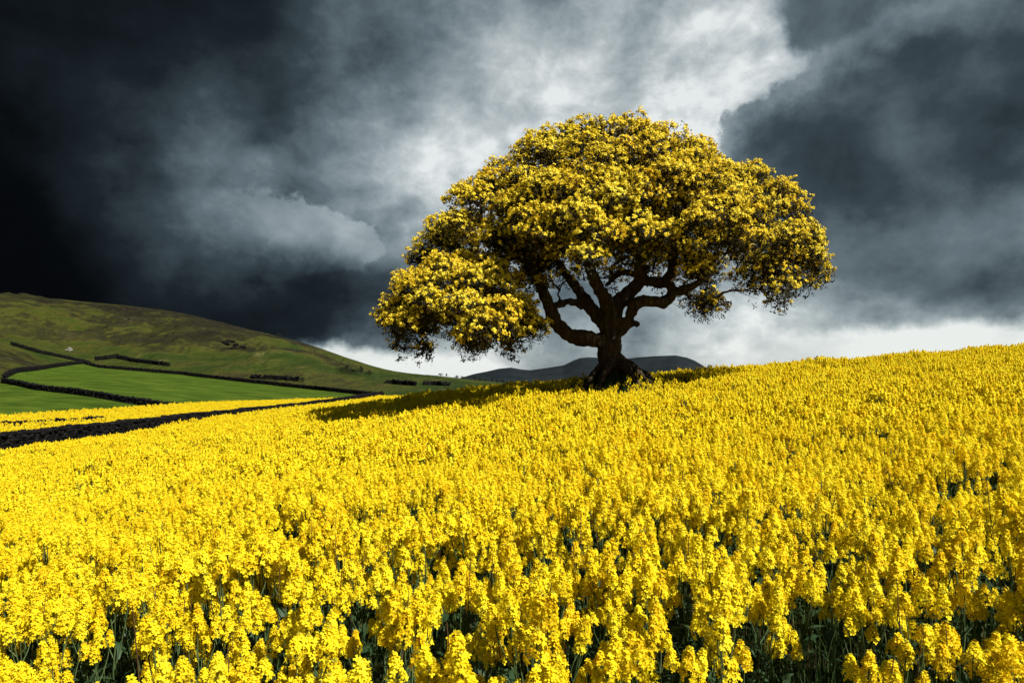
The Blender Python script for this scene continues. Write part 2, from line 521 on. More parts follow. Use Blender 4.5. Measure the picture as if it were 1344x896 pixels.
def whole_plant(k, lod):
    """a plant of the mass behind the front rows, all in one mesh"""
    H, stems, heads, sm, lm = VARIANTS[k]
    rg = np.random.default_rng(500 + k)
    g = Geo()
    for P, r in stems:
        g.tube(P[::2] if len(P) > 4 else P[[0, -1]], [r[0]] * len(P[::2] if len(P) > 4 else P[[0, -1]]), 3, 2)
    for (p, d, hi) in heads:
        Lk = HL[hi] * 1.15
        if lod == 'mid': raceme(g, Lk, .045, int(340 * Lk), .0165, 'mid', p, d)
        else: raceme(g, Lk, .047, int(150 * Lk), .021, 'low', p, d)
    leaves_geo(g, rg, 6, 3)
    me = g.mesh('rapeseed_plant')
    for m in ('petal', 'bud', 'stem', 'leaf'): me.materials.append(M[m])
    return me


def lod_collection(name, lod):
    c = bpy.data.collections.new(name)
    for k in range(14):
        o = bpy.data.objects.new(f'{name}_{k:02d}', whole_plant(k, lod)); c.objects.link(o)
    return c


LODM, LODL = lod_collection('rapeseed_mid', 'mid'), lod_collection('rapeseed_far', 'low')


def scatter(name, pts, idx, rot, scl, coll):
    me = bpy.data.meshes.new(name)
    n = len(pts)
    me.vertices.add(n); me.vertices.foreach_set('co', np.asarray(pts, np.float32).ravel())
    me.attributes.new('idx', 'INT', 'POINT').data.foreach_set('value', np.asarray(idx, np.int32))
    me.attributes.new('rot', 'FLOAT_VECTOR', 'POINT').data.foreach_set('vector', np.asarray(rot, np.float32).ravel())
    me.attributes.new('scl', 'FLOAT', 'POINT').data.foreach_set('value', np.asarray(scl, np.float32))
    o = bpy.data.objects.new(name, me); COL.objects.link(o)
    ng = bpy.data.node_groups.new(name, 'GeometryNodeTree')
    ng.interface.new_socket('Geometry', in_out='INPUT', socket_type='NodeSocketGeometry')
    ng.interface.new_socket('Geometry', in_out='OUTPUT', socket_type='NodeSocketGeometry')
    gi = ng.nodes.new('NodeGroupInput'); go = ng.nodes.new('NodeGroupOutput')
    ci = ng.nodes.new('GeometryNodeCollectionInfo'); ci.inputs['Collection'].default_value = coll
    ci.inputs['Separate Children'].default_value = True; ci.inputs['Reset Children'].default_value = True
    ip = ng.nodes.new('GeometryNodeInstanceOnPoints'); ip.inputs['Pick Instance'].default_value = True
    def att(nm, t):
        a = ng.nodes.new('GeometryNodeInputNamedAttribute'); a.data_type = t; a.inputs['Name'].default_value = nm
        return next(s for s in a.outputs if s.enabled and s.name == 'Attribute')
    L = ng.links.new
    L(gi.outputs[0], ip.inputs['Points']); L(ci.outputs[0], ip.inputs['Instance'])
    L(att('idx', 'INT'), ip.inputs['Instance Index'])
    e2r = ng.nodes.new('FunctionNodeEulerToRotation'); L(att('rot', 'FLOAT_VECTOR'), e2r.inputs[0]); L(e2r.outputs[0], ip.inputs['Rotation'])
    L(att('scl', 'FLOAT'), ip.inputs['Scale']); L(ip.outputs[0], go.inputs[0])
    md = o.modifiers.new('scatter', 'NODES'); md.node_group = ng
    return o


def jitter(x0, x1, y0, y1, s):
    X, Y = np.meshgrid(np.arange(x0, x1, s), np.arange(y0, y1, s))
    X = X + (np.arange(X.shape[0]) % 2)[:, None] * s * .5
    n = X.shape
    return (X + (R.random(n) - .5) * s * .95).ravel(), (Y + (R.random(n) - .5) * s * .95).ravel()


# near and middle slope
X, Y = jitter(-60, 60, 1.6, 62, .225)
ok = (np.abs(X) < .82 * Y + 5.5) & (X > WALLX + .9)
X, Y = X[ok], Y[ok]
X2, Y2 = jitter(WALLX + .8, -2, 62, 165, .40)
ok = (X2 < -.12 * Y2) | (Y2 < 80)
far0 = len(X)
X = np.concatenate([X, X2[ok]]); Y = np.concatenate([Y, Y2[ok]])
rt = np.hypot(X - TREE[0], Y - TREE[1])
gap = fbm(X * 1.7, Y * 1.7, 2, 40)                      # small bare gaps near the camera
row = fbm(X * .16 + .10 * Y, Y * .55 - .05 * X, 3, 44)  # streaks across the slope
keep = (rt > 2.0 + 1.2 * R.random(len(X)))
keep &= ~((gap > .05 + .014 * np.minimum(Y, 14)) & (R.random(len(X)) < .72))
keep &= ~((R.random(len(X)) < .46 * (1 - sstep(4.5, 9.5, Y))))
keep &= ~((row > .12) & (Y > 8) & (R.random(len(X)) < .38))
X, Y = X[keep], Y[keep]
zz = gz(X, Y)
scl = (1.06 + .13 * R.normal(0, 1, len(X)).clip(-1.6, 1.6) * (1 - .5 * sstep(6, 14, Y)) + .5 * fbm(X * .8, Y * .8, 2, 60)) * np.where(rt[keep] < 4.5, .75, 1)
idx = R.integers(0, 14, len(X)); rz = R.random(len(X)) * TAU
lx, ly = R.normal(0, .05, len(X)), R.normal(0, .05, len(X))
d = np.hypot(X, Y)
tip = 500 + (EYE - (zz + 1.15 * scl)) / Y * 896        # picture height of the tip
vis = (np.abs(X) < .745 * Y) & (tip < 884)
order = np.argsort(np.where(vis, d, 1e9))[:300]
front = np.zeros(len(X), bool); front[order] = True

FRONT = [(i, X[i], Y[i]) for i in order]


def front_plants():
    by_v = {}
    out = []
    for i, x, y in FRONT:
        k = int(idx[i]); H, stems, heads, sm, lm = VARIANTS[k]
        root = bpy.data.objects.new('rapeseed_plant', None); COL.objects.link(root); root.empty_display_size = .1
        root.location = (x, y, zz[i] - .01); root.rotation_euler = (lx[i], ly[i], rz[i]); root.scale = (scl[i],) * 3
        if k not in by_v:
            parts = []
            o = bpy.data.objects.new('stem', sm); parts.append(o)
            o = bpy.data.objects.new('foliage', lm); parts.append(o)
            for (p, dr, hi) in heads:
                o = bpy.data.objects.new('flower_head', HEADS[hi]); o.location = p
                o.rotation_euler = Vector(dr).to_track_quat('Z', 'Y').to_euler()
                parts.append(o)
            by_v[k] = parts
            src = parts
        else:
            src = [o.copy() for o in by_v[k]]
        for o in src:
            COL.objects.link(o); o.parent = root
        out.append((root, i, len(heads), k))
    return out


fp = front_plants()
# labels: the biggest ones along the bottom of the picture are told apart, the crowd behind them shares one
pxp = 672 + 896 * X / Y
GR = 'rapeseed plants in the front rows'
fr = sorted(fp, key=lambda r: -tip[r[1]])
ORD = ['leftmost', 'second from left', 'third from left', 'fourth from left', 'fifth from left', 'sixth from left', 'seventh from left', 'eighth from left', 'ninth from left', 'tenth from left']
for root, i, nh, k in fp:
    tag(root, 'yellow flowering rapeseed plant crowded into the front rows, above those along the bottom edge', 'plant', GR)
low = sorted(fr[:20], key=lambda r: pxp[r[1]])
for n, (root, i, nh, k) in enumerate(low):
    side = ('left half', 'right half')[n >= 10]
    root['label'] = f'{ORD[n % 10]} of the ten lowest rapeseed plants along the bottom edge, {side}'

mid = ~front & (Y < 15)
far = ~front & (Y >= 15)
for nm, sel, col_, lab in (('rapeseed_crop', mid, LODM, 'dense yellow rapeseed in flower on the lower slope behind the front rows'),
                           ('rapeseed_crop', far, LODL, 'yellow rapeseed blanket on the upper slope up to the tree and the skyline')):
    k = np.where(Y > 62, 1.25, 1.0)
    o = scatter(nm, np.stack([X, Y, zz - .01], -1)[sel], idx[sel], np.stack([lx, ly, rz], -1)[sel], (scl * k)[sel], col_)
    tag(o, lab, 'crop', kind='stuff')

# the crop in the valley beyond the wall
X3, Y3 = jitter(-150, WALLX - 1.5, 28, 175, .55)
p3 = 672 + 896 * X3 / Y3
ok = (p3 > -160) & (Y3 < l1(p3) - 1.5) & (X3 < WALLX - 1.5)
X3, Y3 = X3[ok], Y3[ok]
track = np.abs(Y3 - (1.45 * (X3 + 49) + 62)) < 1.3      # strip beside the little wall
X3, Y3 = X3[~track], Y3[~track]
n = len(X3)
o = scatter('rapeseed_crop', np.stack([X3, Y3, gz(X3, Y3) - .02], -1), R.integers(0, 14, n), np.stack([R.normal(0, .05, n), R.normal(0, .05, n), R.random(n) * TAU], -1), 1.0 + .25 * R.random(n), LODL)
tag(o, 'narrow yellow rapeseed field in the valley beyond the dark wall', 'crop', kind='stuff')

# grass and weeds between the stems
def blades(name, X, Y, h0, h1, w, label, mat='grass'):
    n = len(X)
    a = R.random(n) * TAU; h = h0 + (h1 - h0) * R.random(n) ** 1.4; b = R.normal(0, .30, n) * h
    d = np.stack([np.cos(a), np.sin(a), np.zeros(n)], -1); s_ = np.stack([-np.sin(a), np.cos(a), np.zeros(n)], -1)
    z = gz(X, Y) - .02; base = np.stack([X, Y, z], -1)
    V = []
    for t, ww in ((0, 1), (.4, .9), (.75, .6), (1, .08)):
        c = base + d * (b * t * t)[:, None] + np.stack([0 * h, 0 * h, h * (t - .12 * t * t)], -1)
        V += [c - s_ * w * ww, c + s_ * w * ww]
    V = np.stack(V, 1)
    q = np.array([(0, 1, 3, 2), (2, 3, 5, 4), (4, 5, 7, 6)])
    Q = q[None] + (np.arange(n) * 8)[:, None, None]
    o = link(name, np_mesh(name, V.reshape(-1, 3), Q.reshape(-1, 4)), mats=[M[mat]])
    return tag(o, label, 'grass', kind='stuff')


Xa, Ya = jitter(-13, 13, 1.6, 12, .058)
ok = (np.abs(Xa) < .82 * Ya + 2.5) & (R.random(len(Xa)) < np.clip(1.5 - Ya / 9, .3, 1))
blades('grass', Xa[ok], Ya[ok], .25, .95, .006, 'dark green grass and weeds between the rapeseed stems')
n = 12000
a = R.random(n) * TAU; r = 3.1 * R.random(n) ** .62
blades('grass', TREE[0] + np.cos(a) * r, TREE[1] + np.sin(a) * r, (.25), .75, .014, 'rough dark grass round the foot of the big tree')


# ------------------------------------------------------------------ the big tree
TD = TREE[1]


def P3(px, py, dep=0.0):
    y = TD + dep
    return np.array([(px - 672) / 896 * y, y, (500 - py) / 896 * y + EYE])


tree = empty('blossom_tree', (TREE[0], TREE[1], float(gz(*TREE))))
tag(tree, 'big lone spreading tree with yellow blossom and thick dark twisted trunk on the hilltop', 'tree')
base = np.array(tree.location)


def smooth_path(P, n):
    P = np.asarray(P, float); t = np.linspace(0, len(P) - 1, n); out = []
    for v in t:
        i = int(min(math.floor(v), len(P) - 2)); f = v - i
        p0, p1, p2, p3 = P[max(i - 1, 0)], P[i], P[i + 1], P[min(i + 2, len(P) - 1)]
        out.append(.5 * ((2 * p1) + (-p0 + p2) * f + (2 * p0 - 5 * p1 + 4 * p2 - p3) * f * f + (-p0 + 3 * p1 - 3 * p2 + p3) * f ** 3))
    return np.array(out)


LIMBS = []     # (points as (px,py,depth,width px))
LIMBS.append([(806, 500, 0, 42), (803, 486, 0, 36), (800, 468, 0, 30), (801, 448, 0, 29), (801, 430, 0, 28), (801, 412, 0, 29), (800, 402, 0, 24)])
LIMBS.append([(800, 450, 0, 22), (782, 446, -.4, 21), (764, 443, -.9, 20), (748, 440, -1.3, 20), (736, 430, -1.5, 18), (726, 416, -1.5, 17), (720, 400, -1.6, 15), (713, 384, -1.9, 13), (706, 366, -2.3, 11), (694, 350, -2.8, 8)])
LIMBS.append([(798, 428, 0, 20), (786, 416, .3, 19), (772, 400, .5, 17), (762, 384, .6, 15), (752, 372, .8, 13), (740, 356, 1.2, 11), (730, 340, 1.8, 9), (722, 322, 2, 7)])
LIMBS.append([(766, 404, .6, 11), (756, 397, .2, 11), (744, 396, -.3, 10), (732, 400, -1, 10), (720, 404, -1.6, 10)])
LIMBS.append([(800, 410, 0, 23), (796, 396, -.4, 19), (788, 382, -.7, 17), (780, 368, -1.0, 15), (774, 352, -1.2, 13), (772, 334, -1.4, 11), (768, 312, -1.8, 9), (758, 288, -2, 6)])
LIMBS.append([(803, 408, 0, 22), (812, 397, .2, 19), (824, 386, .4, 18), (836, 374, .4, 17), (841, 362, .2, 16), (840, 346, 0, 14), (840, 326, -.2, 12), (836, 300, -.3, 9), (826, 262, -.4, 6)])
LIMBS.append([(839, 366, .2, 13), (850, 369, .2, 14), (864, 371, .1, 14), (876, 368, 0, 14), (882, 356, -.2, 13), (884, 338, -.4, 12), (882, 316, -.8, 11), (886, 290, -1, 8), (892, 258, -1, 5)])
LIMBS.append([(838, 362, .3, 8), (826, 358, .8, 8), (814, 359, 1.3, 8), (804, 366, 1.7, 7), (796, 374, 2.1, 5)])
LIMBS.append([(806, 440, 0, 18), (816, 430, -.1, 16), (823, 423, -.2, 14), (828, 412, -.3, 13), (832, 401, -.4, 14), (842, 395, -.5, 14), (856, 395, -.6, 14), (868, 397, -.7, 14), (878, 391, -.7, 14), (885, 383, -.7, 13), (896, 381, -.7, 11), (908, 376, -.8, 9), (922, 367, -1, 7), (940, 354, -1, 5)])
LIMBS.append([(880, 390, -.7, 11), (882, 380, -.6, 11), (879, 372, -.3, 11), (876, 366, 0, 11)])
LIMBS.append([(822, 424, -.2, 10), (831, 424, -.4, 9), (838, 427, -.6, 8)])
# roots
for (x2, y2, d2, w) in ((842, 491, -1.2, 14), (832, 493, -2.0, 13), (776, 494, -1.3, 14), (790, 498, -2.2, 13), (824, 492, 2, 14), (784, 492, 1.7, 13), (850, 490, .3, 12)):
    LIMBS.append([(806, 470, 0, 20), (806 + (x2 - 806) * .4, 479, d2 * .4, 15), (806 + (x2 - 806) * .72, 487 + R.normal(0, 1), d2 * .75, w * .7), (x2, y2 + 1, d2, w * .5), (x2 + (x2 - 806) * .3, y2 + 13, d2 * 1.3, 4)])

bm_v, g = [], Geo()
for Lm in LIMBS:
    P = np.array([P3(a, b, c) for a, b, c, w in Lm]); W = np.array([w for *_, w in Lm]) * TD / 896 / 2
    n = max(10, len(P) * 7)
    Ps = smooth_path(P, n); Ws = np.interp(np.linspace(0, len(W) - 1, n), np.arange(len(W)), W)
    k = np.linspace(0, 1, n)
    Ps = Ps + R.normal(0, 1, (n, 3)) * (Ws * .05)[:, None]
    Ws = Ws * (1 + .16 * np.array([vnoise(v * 9 + Lm[1][0], 3.3, 5) - .5 for v in k]) * 2)
    # rounded ends so that the voxel remesh gets closed pieces
    Ps = np.concatenate([[Ps[0] * 1.0], Ps, [Ps[-1] + (Ps[-1] - Ps[-2]) * .2]]); Ws = np.concatenate([[.01], Ws, [.005]])
    Ps[0] = Ps[1] - (Ps[2] - Ps[1]) * .05
    g.tube(Ps, Ws, 14, 0)
V = np.concatenate(g.V) - base; Q = np.concatenate(g.Q)
bm = bmesh.new()
me = np_mesh('trunk', V, Q); bm.from_mesh(me); bmesh.ops.holes_fill(bm, edges=[e for e in bm.edges if e.is_boundary], sides=0); bm.to_mesh(me); bm.free()
tr = link('trunk', me, tree, [M['bark']])
rm = tr.modifiers.new('fuse', 'REMESH'); rm.mode = 'VOXEL'; rm.voxel_size = .055; rm.use_smooth_shade = True
sm_ = tr.modifiers.new('soften', 'SMOOTH'); sm_.factor = .6; sm_.iterations = 4
tx = bpy.data.textures.new('bark_lumps', 'CLOUDS'); tx.noise_scale = .35; tx.noise_depth = 4
dm = tr.modifiers.new('lumps', 'DISPLACE'); dm.texture = tx; dm.strength = .22; dm.mid_level = .5; dm.texture_coords = 'LOCAL'

# crown: leaf domes. (cx, base y, half width px, top y, depth m, half depth m, number of clumps, blossom share)
LOBES = [
    (805, 322, 205, 160, 0.0, 8.5, 62, .70), (650, 338, 98, 232, 0.5, 6.0, 26, .66), (604, 445, 108, 338, -4.6, 4.6, 40, .92),
    (978, 372, 104, 220, 0.3, 6.5, 40, .50), (765, 345, 125, 226, -5.5, 4.0, 30, .86), (915, 405, 40, 345, 1.0, 2.5, 9, .22),
    (895, 335, 100, 214, -5.0, 4.0, 24, .72), (1048, 392, 42, 292, -.5, 3.2, 14, .40), (655, 452, 52, 385, -5.0, 3.0, 16, .62),
    (620, 474, 26, 410, -2.6, 2.0, 6, .10), (800, 365, 120, 255, 5.5, 4.0, 16, .25), (715, 395, 45, 320, -1.0, 3.0, 10, .5), (540, 452, 42, 385, -4.6, 2.6, 9, .75),
    (960, 375, 60, 300, -3.5, 3.0, 10, .45),
    (572, 362, 36, 300, -1.5, 2.5, 7, .7), (628, 372, 48, 300, -2.5, 2.5, 8, .75), (805, 300, 150, 195, 0.0, 5.0, 22, .35), (1015, 404, 62, 330, 0.0, 3.5, 12, .12), (922, 424, 34, 372, 0.6, 2.0, 6, .05), (672, 395, 55, 318, 0.8, 3.5, 12, .30),
    (792, 378, 105, 290, 2.5, 4.0, 16, .22), (700, 350, 60, 270, -3.0, 3.0, 9, .7), (585, 345, 34, 300, 0.0, 2.5, 6, .6), (870, 360, 60, 285, -3.2, 3.0, 10, .6),
    (545, 468, 32, 425, -2.6, 2.0, 6, .06), (650, 470, 46, 425, -2.6, 2.2, 8, .10),
]
clumps = []
for (cx, by, hw, ty, dep, hd, cnt, share) in LOBES:
    made = []
    tries = 0
    while len(made) < cnt and tries < 6000:
        tries += 1
        a = R.random() * TAU; rr = math.sqrt(R.random())
        ex, ey = math.cos(a) * rr, math.sin(a) * rr
        hgt = (max(0, 1 - ex * ex - ey * ey)) ** .5
        r = (.62 + .5 * R.random()) * (1.15 if hw > 150 else 1.0 if hw > 60 else .72)
        rp = r * 24.4
        px = cx + ex * (hw - rp * .75); py = by - (by - ty - rp * .5) * hgt
        py = min(py, by - rp * .2)
        if rr < .85 and R.random() < .18: py = py + (by - py) * R.random() * .7
        c = P3(px, py, dep + ey * (hd - r * .6))
        if all(np.linalg.norm(c - q[0]) > .62 * (r + q[1]) * (.8 if tries > 3000 else 1) for q in made):
            made.append((c, r, share, R.random()))
    clumps += made

# tips the branches grow from
tips = []
for Lm in LIMBS[1:9]:
    P = smooth_path([P3(a, b, c) for a, b, c, w in Lm], 40)
    tips.append(P[16:])
tips = np.concatenate(tips)
gb, gt = Geo(), Geo()
order_c = np.argsort([np.linalg.norm(c - np.array([TREE[0], TREE[1], 8])) for c, *_ in clumps])
nodes = [p for p in tips]
for ci in order_c:
    c, r, share, seed = clumps[ci]
    A = np.array(nodes); w = np.linalg.norm(A - c, axis=1) + .35 * np.maximum(A[:, 2] - c[2] + .3, 0) * 2
    s0 = A[np.argmin(w)]
    L_ = np.linalg.norm(c - s0)
    mid_ = (s0 + c) / 2 + R.normal(0, .10 * L_, 3) + np.array([0, 0, .10 * L_])
    q1 = s0 * .7 + mid_ * .3 + R.normal(0, .05 * L_, 3)
    P = smooth_path([s0, q1, mid_, c], 14)
    P[1:-1] += R.normal(0, .035, (12, 3))
    r0 = min(.04 + .028 * L_, .15)
    gb.tube(P, np.linspace(r0, .022, 14), 6, 0)
    nodes += [P[7], P[9], P[11], P[13]]
    for k in range(int(11 * r / .8)):
        dv = R.normal(0, 1, 3); dv[2] = dv[2] * .6 + .1; dv /= np.linalg.norm(dv)
        s1 = P[R.integers(8, 14)]; e = c + dv * r * (.75 + .25 * R.random()) * np.array([1, 1, .72])
        mm = (s1 + e) / 2 + R.normal(0, .12, 3)
        gb.tube(smooth_path([s1, mm, e], 6), np.linspace(.018, .006, 6), 3, 0)
me = gb.mesh('branch'); me.transform(Matrix.Translation(-Vector(base)))
link('branch', me, tree, [M['bark']])

# leaf rosettes and blossom heads
pos, nor, kind = [], [], []
for (c, r, share, seed) in clumps:
    n = int((120 if share > .25 else 84) * (r / .8) ** 2)
    dv = R.normal(0, 1, (n, 3)); dv /= np.linalg.norm(dv, axis=1)[:, None]
    low_ = dv[:, 2] < -.25
    dv = dv[~(low_ & (R.random(n) < .60))]
    n = len(dv)
    lump = 1 + .22 * np.sin(dv[:, 0] * 4 + seed * 20) * np.sin(dv[:, 1] * 4.3 + seed * 33) + .12 * np.sin(dv[:, 2] * 7 + seed * 9)
    sh = r * lump * (.62 + .42 * R.random(n) ** .55)
    p = c + dv * sh[:, None] * np.array([1, 1, .74])
    p[:, 2] -= np.maximum(-dv[:, 2], 0) * .3 * R.random(n)
    pos.append(p); nor.append(dv + np.array([0, 0, .55]) + R.normal(0, .3, (n, 3)))
    out = .5 * (dv[:, 2] + .35) + .35 * sstep(.7, 1.0, sh / r)
    kind.append((R.random(n) < (.20 + .80 * share) * (.14 + 1.0 * sstep(.08, .58, out))) & (dv[:, 2] > -.35 - .2 * R.random(n)))
pos, nor, kind = np.concatenate(pos), np.concatenate(nor), np.concatenate(kind)
LEAFV = (np.array([(0, -.05, 0), (0, .05, 0), (.5, -.23, .10), (.5, .23, .10), (1.0, -.03, -.06), (1.0, .03, -.06)]), np.array([(0, 1, 3, 2), (2, 3, 5, 4)]))


def rosette(pos, nor, nl, size, jit, TV, TQ, el0, el1):
    n = len(pos)
    F = frames(nor, R.random(n) * TAU)
    g = Geo()
    for k in range(nl):
        a = k / nl * TAU + R.normal(0, .3, n); el = el0 + (el1 - el0) * R.random(n)
        lx_ = np.stack([np.cos(a) * np.cos(el), np.sin(a) * np.cos(el), np.sin(el)], -1)
        ly_ = np.stack([-np.sin(a), np.cos(a), np.zeros(n)], -1)
        rot = np.einsum('nij,njk->nik', F, np.stack([lx_, ly_, np.cross(lx_, ly_)], -1))
        stamp(g, TV, TQ, pos + R.normal(0, jit, (n, 3)), rot, size * (.7 + .6 * R.random(n)))
    return g


g = rosette(pos, nor, 7, .130, .06, *LEAFV, -.4, .6)
# loose single leaves low in the crown and round the edges
me = g.mesh('crown'); me.transform(Matrix.Translation(-Vector(base)))
link('crown', me, tree, [M['tleaf']])
PETV = (np.array([(0, -.14, 0), (0, .14, 0), (.6, -.34, .12), (.6, .34, .12), (1.0, -.16, .02), (1.0, .16, .02)]), np.array([(0, 1, 3, 2), (2, 3, 5, 4)]))
nn = nor[kind] / np.linalg.norm(nor[kind], axis=1)[:, None]
bp, bn = [], []
for k in range(5):                                    # each blossom head: a small dome of florets
    off = R.normal(0, 1, nn.shape); off /= np.linalg.norm(off, axis=1)[:, None]
    dd = nn * .9 + off * (.0 if k == 0 else 1.0)
    bp.append(pos[kind] + nn * .045 + dd * .075 * (.8 + .4 * R.random((len(nn), 1)))); bn.append(dd)
g = rosette(np.concatenate(bp), np.concatenate(bn), 4, .078, .006, *PETV, .0, .7)
me = g.mesh('blossom'); me.transform(Matrix.Translation(-Vector(base)))
link('blossom', me, tree, [M['blossom']])


# ------------------------------------------------------------------ dry stone walls
def stone_template():
    bm = bmesh.new(); bmesh.ops.create_cube(bm, size=1.0)
    bmesh.ops.bevel(bm, geom=list(bm.edges), offset=.16, segments=1, affect='EDGES')
    bmesh.ops.triangulate(bm, faces=[f for f in bm.faces if len(f.verts) == 3][:0])
    V = np.array([v.co[:] for v in bm.verts]); Q = []
    for f in bm.faces:
        i = [v.index for v in f.verts]
        Q.append(i if len(i) == 4 else i + [i[-1]])
    bm.free()
    return V, Q


SV, SQ = stone_template()
SQ4 = np.array([q for q in SQ if len(set(q)) == 4]); ST3 = np.array([q[:3] for q in SQ if len(set(q)) == 3])


def stone_wall(name, path, height, thick, stone, label, group=None, bumpy=.15):
    """path: list of (X,Y); courses of rough stones along it, one mesh"""
    P = np.array(path, float); seg = np.linalg.norm(np.diff(P, axis=0), axis=1); s = np.concatenate([[0], np.cumsum(seg)])
    rows = max(2, int(round(height / stone / .62)))
    pos, rot, scl_ = [], [], []
    for k in range(rows):
        n = int(s[-1] / stone); t = (np.arange(n) + .5 * (k % 2) + R.normal(0, .12, n)) * stone
        t = np.clip(t, 0, s[-1])
        x = np.interp(t, s, P[:, 0]); y = np.interp(t, s, P[:, 1])
        t2 = np.clip(t + .5, 0, s[-1]); t1 = np.clip(t - .5, 0, s[-1])
        ang = np.arctan2(np.interp(t2, s, P[:, 1]) - np.interp(t1, s, P[:, 1]), np.interp(t2, s, P[:, 0]) - np.interp(t1, s, P[:, 0]))
        hh = height / rows
        z = gz(x, y) + hh * (k + .45) + R.normal(0, hh * .12, n) + (bumpy * fbm(t * .25, t * 0 + 3, 3, 70))
        w = 1 - .25 * k / rows
        for sd in ((-1, 1) if stone < .8 else (0,)):
            o_ = thick * .26 * sd * w + R.normal(0, thick * .06, n)
            pos.append(np.stack([x - np.sin(ang) * o_, y + np.cos(ang) * o_, z], -1))
            e = ang + R.normal(0, .15, n)
            tl = R.normal(0, .18 if k < rows - 1 else .45, n)
            c, s_ = np.cos(e), np.sin(e); ct, st_ = np.cos(tl), np.sin(tl)
            rot.append(np.stack([np.stack([c * ct, -s_, c * st_], -1), np.stack([s_ * ct, c, s_ * st_], -1), np.stack([-st_, 0 * c, ct], -1)], 1))
            tw = thick * (.58 if stone < .8 else 1.0) * w
            scl_.append(np.stack([stone * (.75 + .55 * R.random(n)), tw * (.75 + .4 * R.random(n)), hh * (.9 + .5 * R.random(n))], -1))
    pos, rot, scl_ = np.concatenate(pos), np.concatenate(rot), np.concatenate(scl_)
    n = len(pos)
    TV = SV[None] * (1 + R.normal(0, .09, (n, len(SV), 1)))
    V = np.einsum('nij,nkj->nki', rot, TV * scl_[:, None]) + pos[:, None]
    off = (np.arange(n) * len(SV))[:, None, None]
    me = np_mesh(name, V.reshape(-1, 3), (SQ4[None] + off).reshape(-1, 4), (ST3[None] + off).reshape(-1, 3))
    o = link(name, me, mats=[M['stone']])
    return tag(o, label, 'wall', group)


def pxy(px, Y): return ((px - 672) / 896 * Y, Y)


def sight(px, py, y0=150.0):
    """distance at which the hillside stands at this height in the view"""
    yy = np.linspace(y0, 900, 1500)
    h = 500 - ground_rel((px - 672) / 896 * yy, yy) / yy * 896
    k = np.argmax(h <= py)
    return float(yy[k]) if h[k] <= py else 400.0


def spath(pts, n=50):
    a = np.array(pts, float); t = np.linspace(0, len(a) - 1, n); i = np.arange(len(a)); out = []
    for v in t:
        px, py = np.interp(v, i, a[:, 0]), np.interp(v, i, a[:, 1])
        out.append(pxy(px, sight(px, py)))
    return out


def ppath(pts, n=60):
    a = np.array(pts, float); t = np.linspace(0, len(a) - 1, n)
    return [pxy(np.interp(v, np.arange(len(a)), a[:, 0]), np.interp(v, np.arange(len(a)), a[:, 1])) for v in t]


stone_wall('dry_stone_wall', [(WALLX - .6, y) for y in np.linspace(36, 172, 70)], 2.45, 1.0, .34, 'long dark rough stone wall running between the rapeseed slope and the narrow valley field')
# boundary of the green field: below, above, and the diagonal one between the two pastures
FW = 'dark walls round the green pastures'
pp = np.linspace(-140, 500, 90)
stone_wall('field_wall', [pxy(p, float(l1(np.array(p)))) for p in pp], 1.0, .8, .6, 'thin dark wall along the bottom of the green pasture, above the valley rapeseed', FW)
pp = np.linspace(6, 505, 110)
stone_wall('field_wall', [pxy(p, float(l2(np.array(p)))) for p in pp], 1.3, .9, .75, 'dark wall curving over the top of the green pasture at the foot of the moor', FW)
stone_wall('field_wall', ppath([(4, 176), (49, 152), (113, 139), (162, 131), (205, 126), (240, 125.5)], 70), 1.2, .9, .65, 'dark diagonal wall dividing the two green pastures', FW)
stone_wall('field_wall', ppath([(-60, 61), (0, 66), (80, 70), (143, 76)], 40), 1.42, .6, .5, 'short low dark wall standing in the yellow valley field', FW)
stone_wall('field_wall', spath([(15, 453), (50, 463), (83, 470), (121, 478)], 50), 1.3, 1.0, .8, 'dark wall slanting down the moor to the top corner of the green pasture', FW)
stone_wall('field_wall', spath([(126, 473), (152, 470), (175, 475), (225, 481)], 40), 1.7, 1.2, 1.0, 'dark broken wall on the moor just above the curved pasture wall', FW)
stone_wall('field_wall', spath([(330, 496.5), (362, 498), (394, 500.5)], 30), 1.6, 1.2, 1.2, 'short dark wall on the lower moor ending at a round bush', FW)
stone_wall('field_wall', spath([(507, 503), (548, 506.5)], 20), 1.8, 1.4, 1.4, 'short far wall at the foot of the hill, left of the crop skyline', FW)
stone_wall('field_wall', spath([(556, 505), (593, 506.5)], 20), 1.8, 1.4, 1.4, 'farthest short wall at the hill foot, under the low tree row', FW)


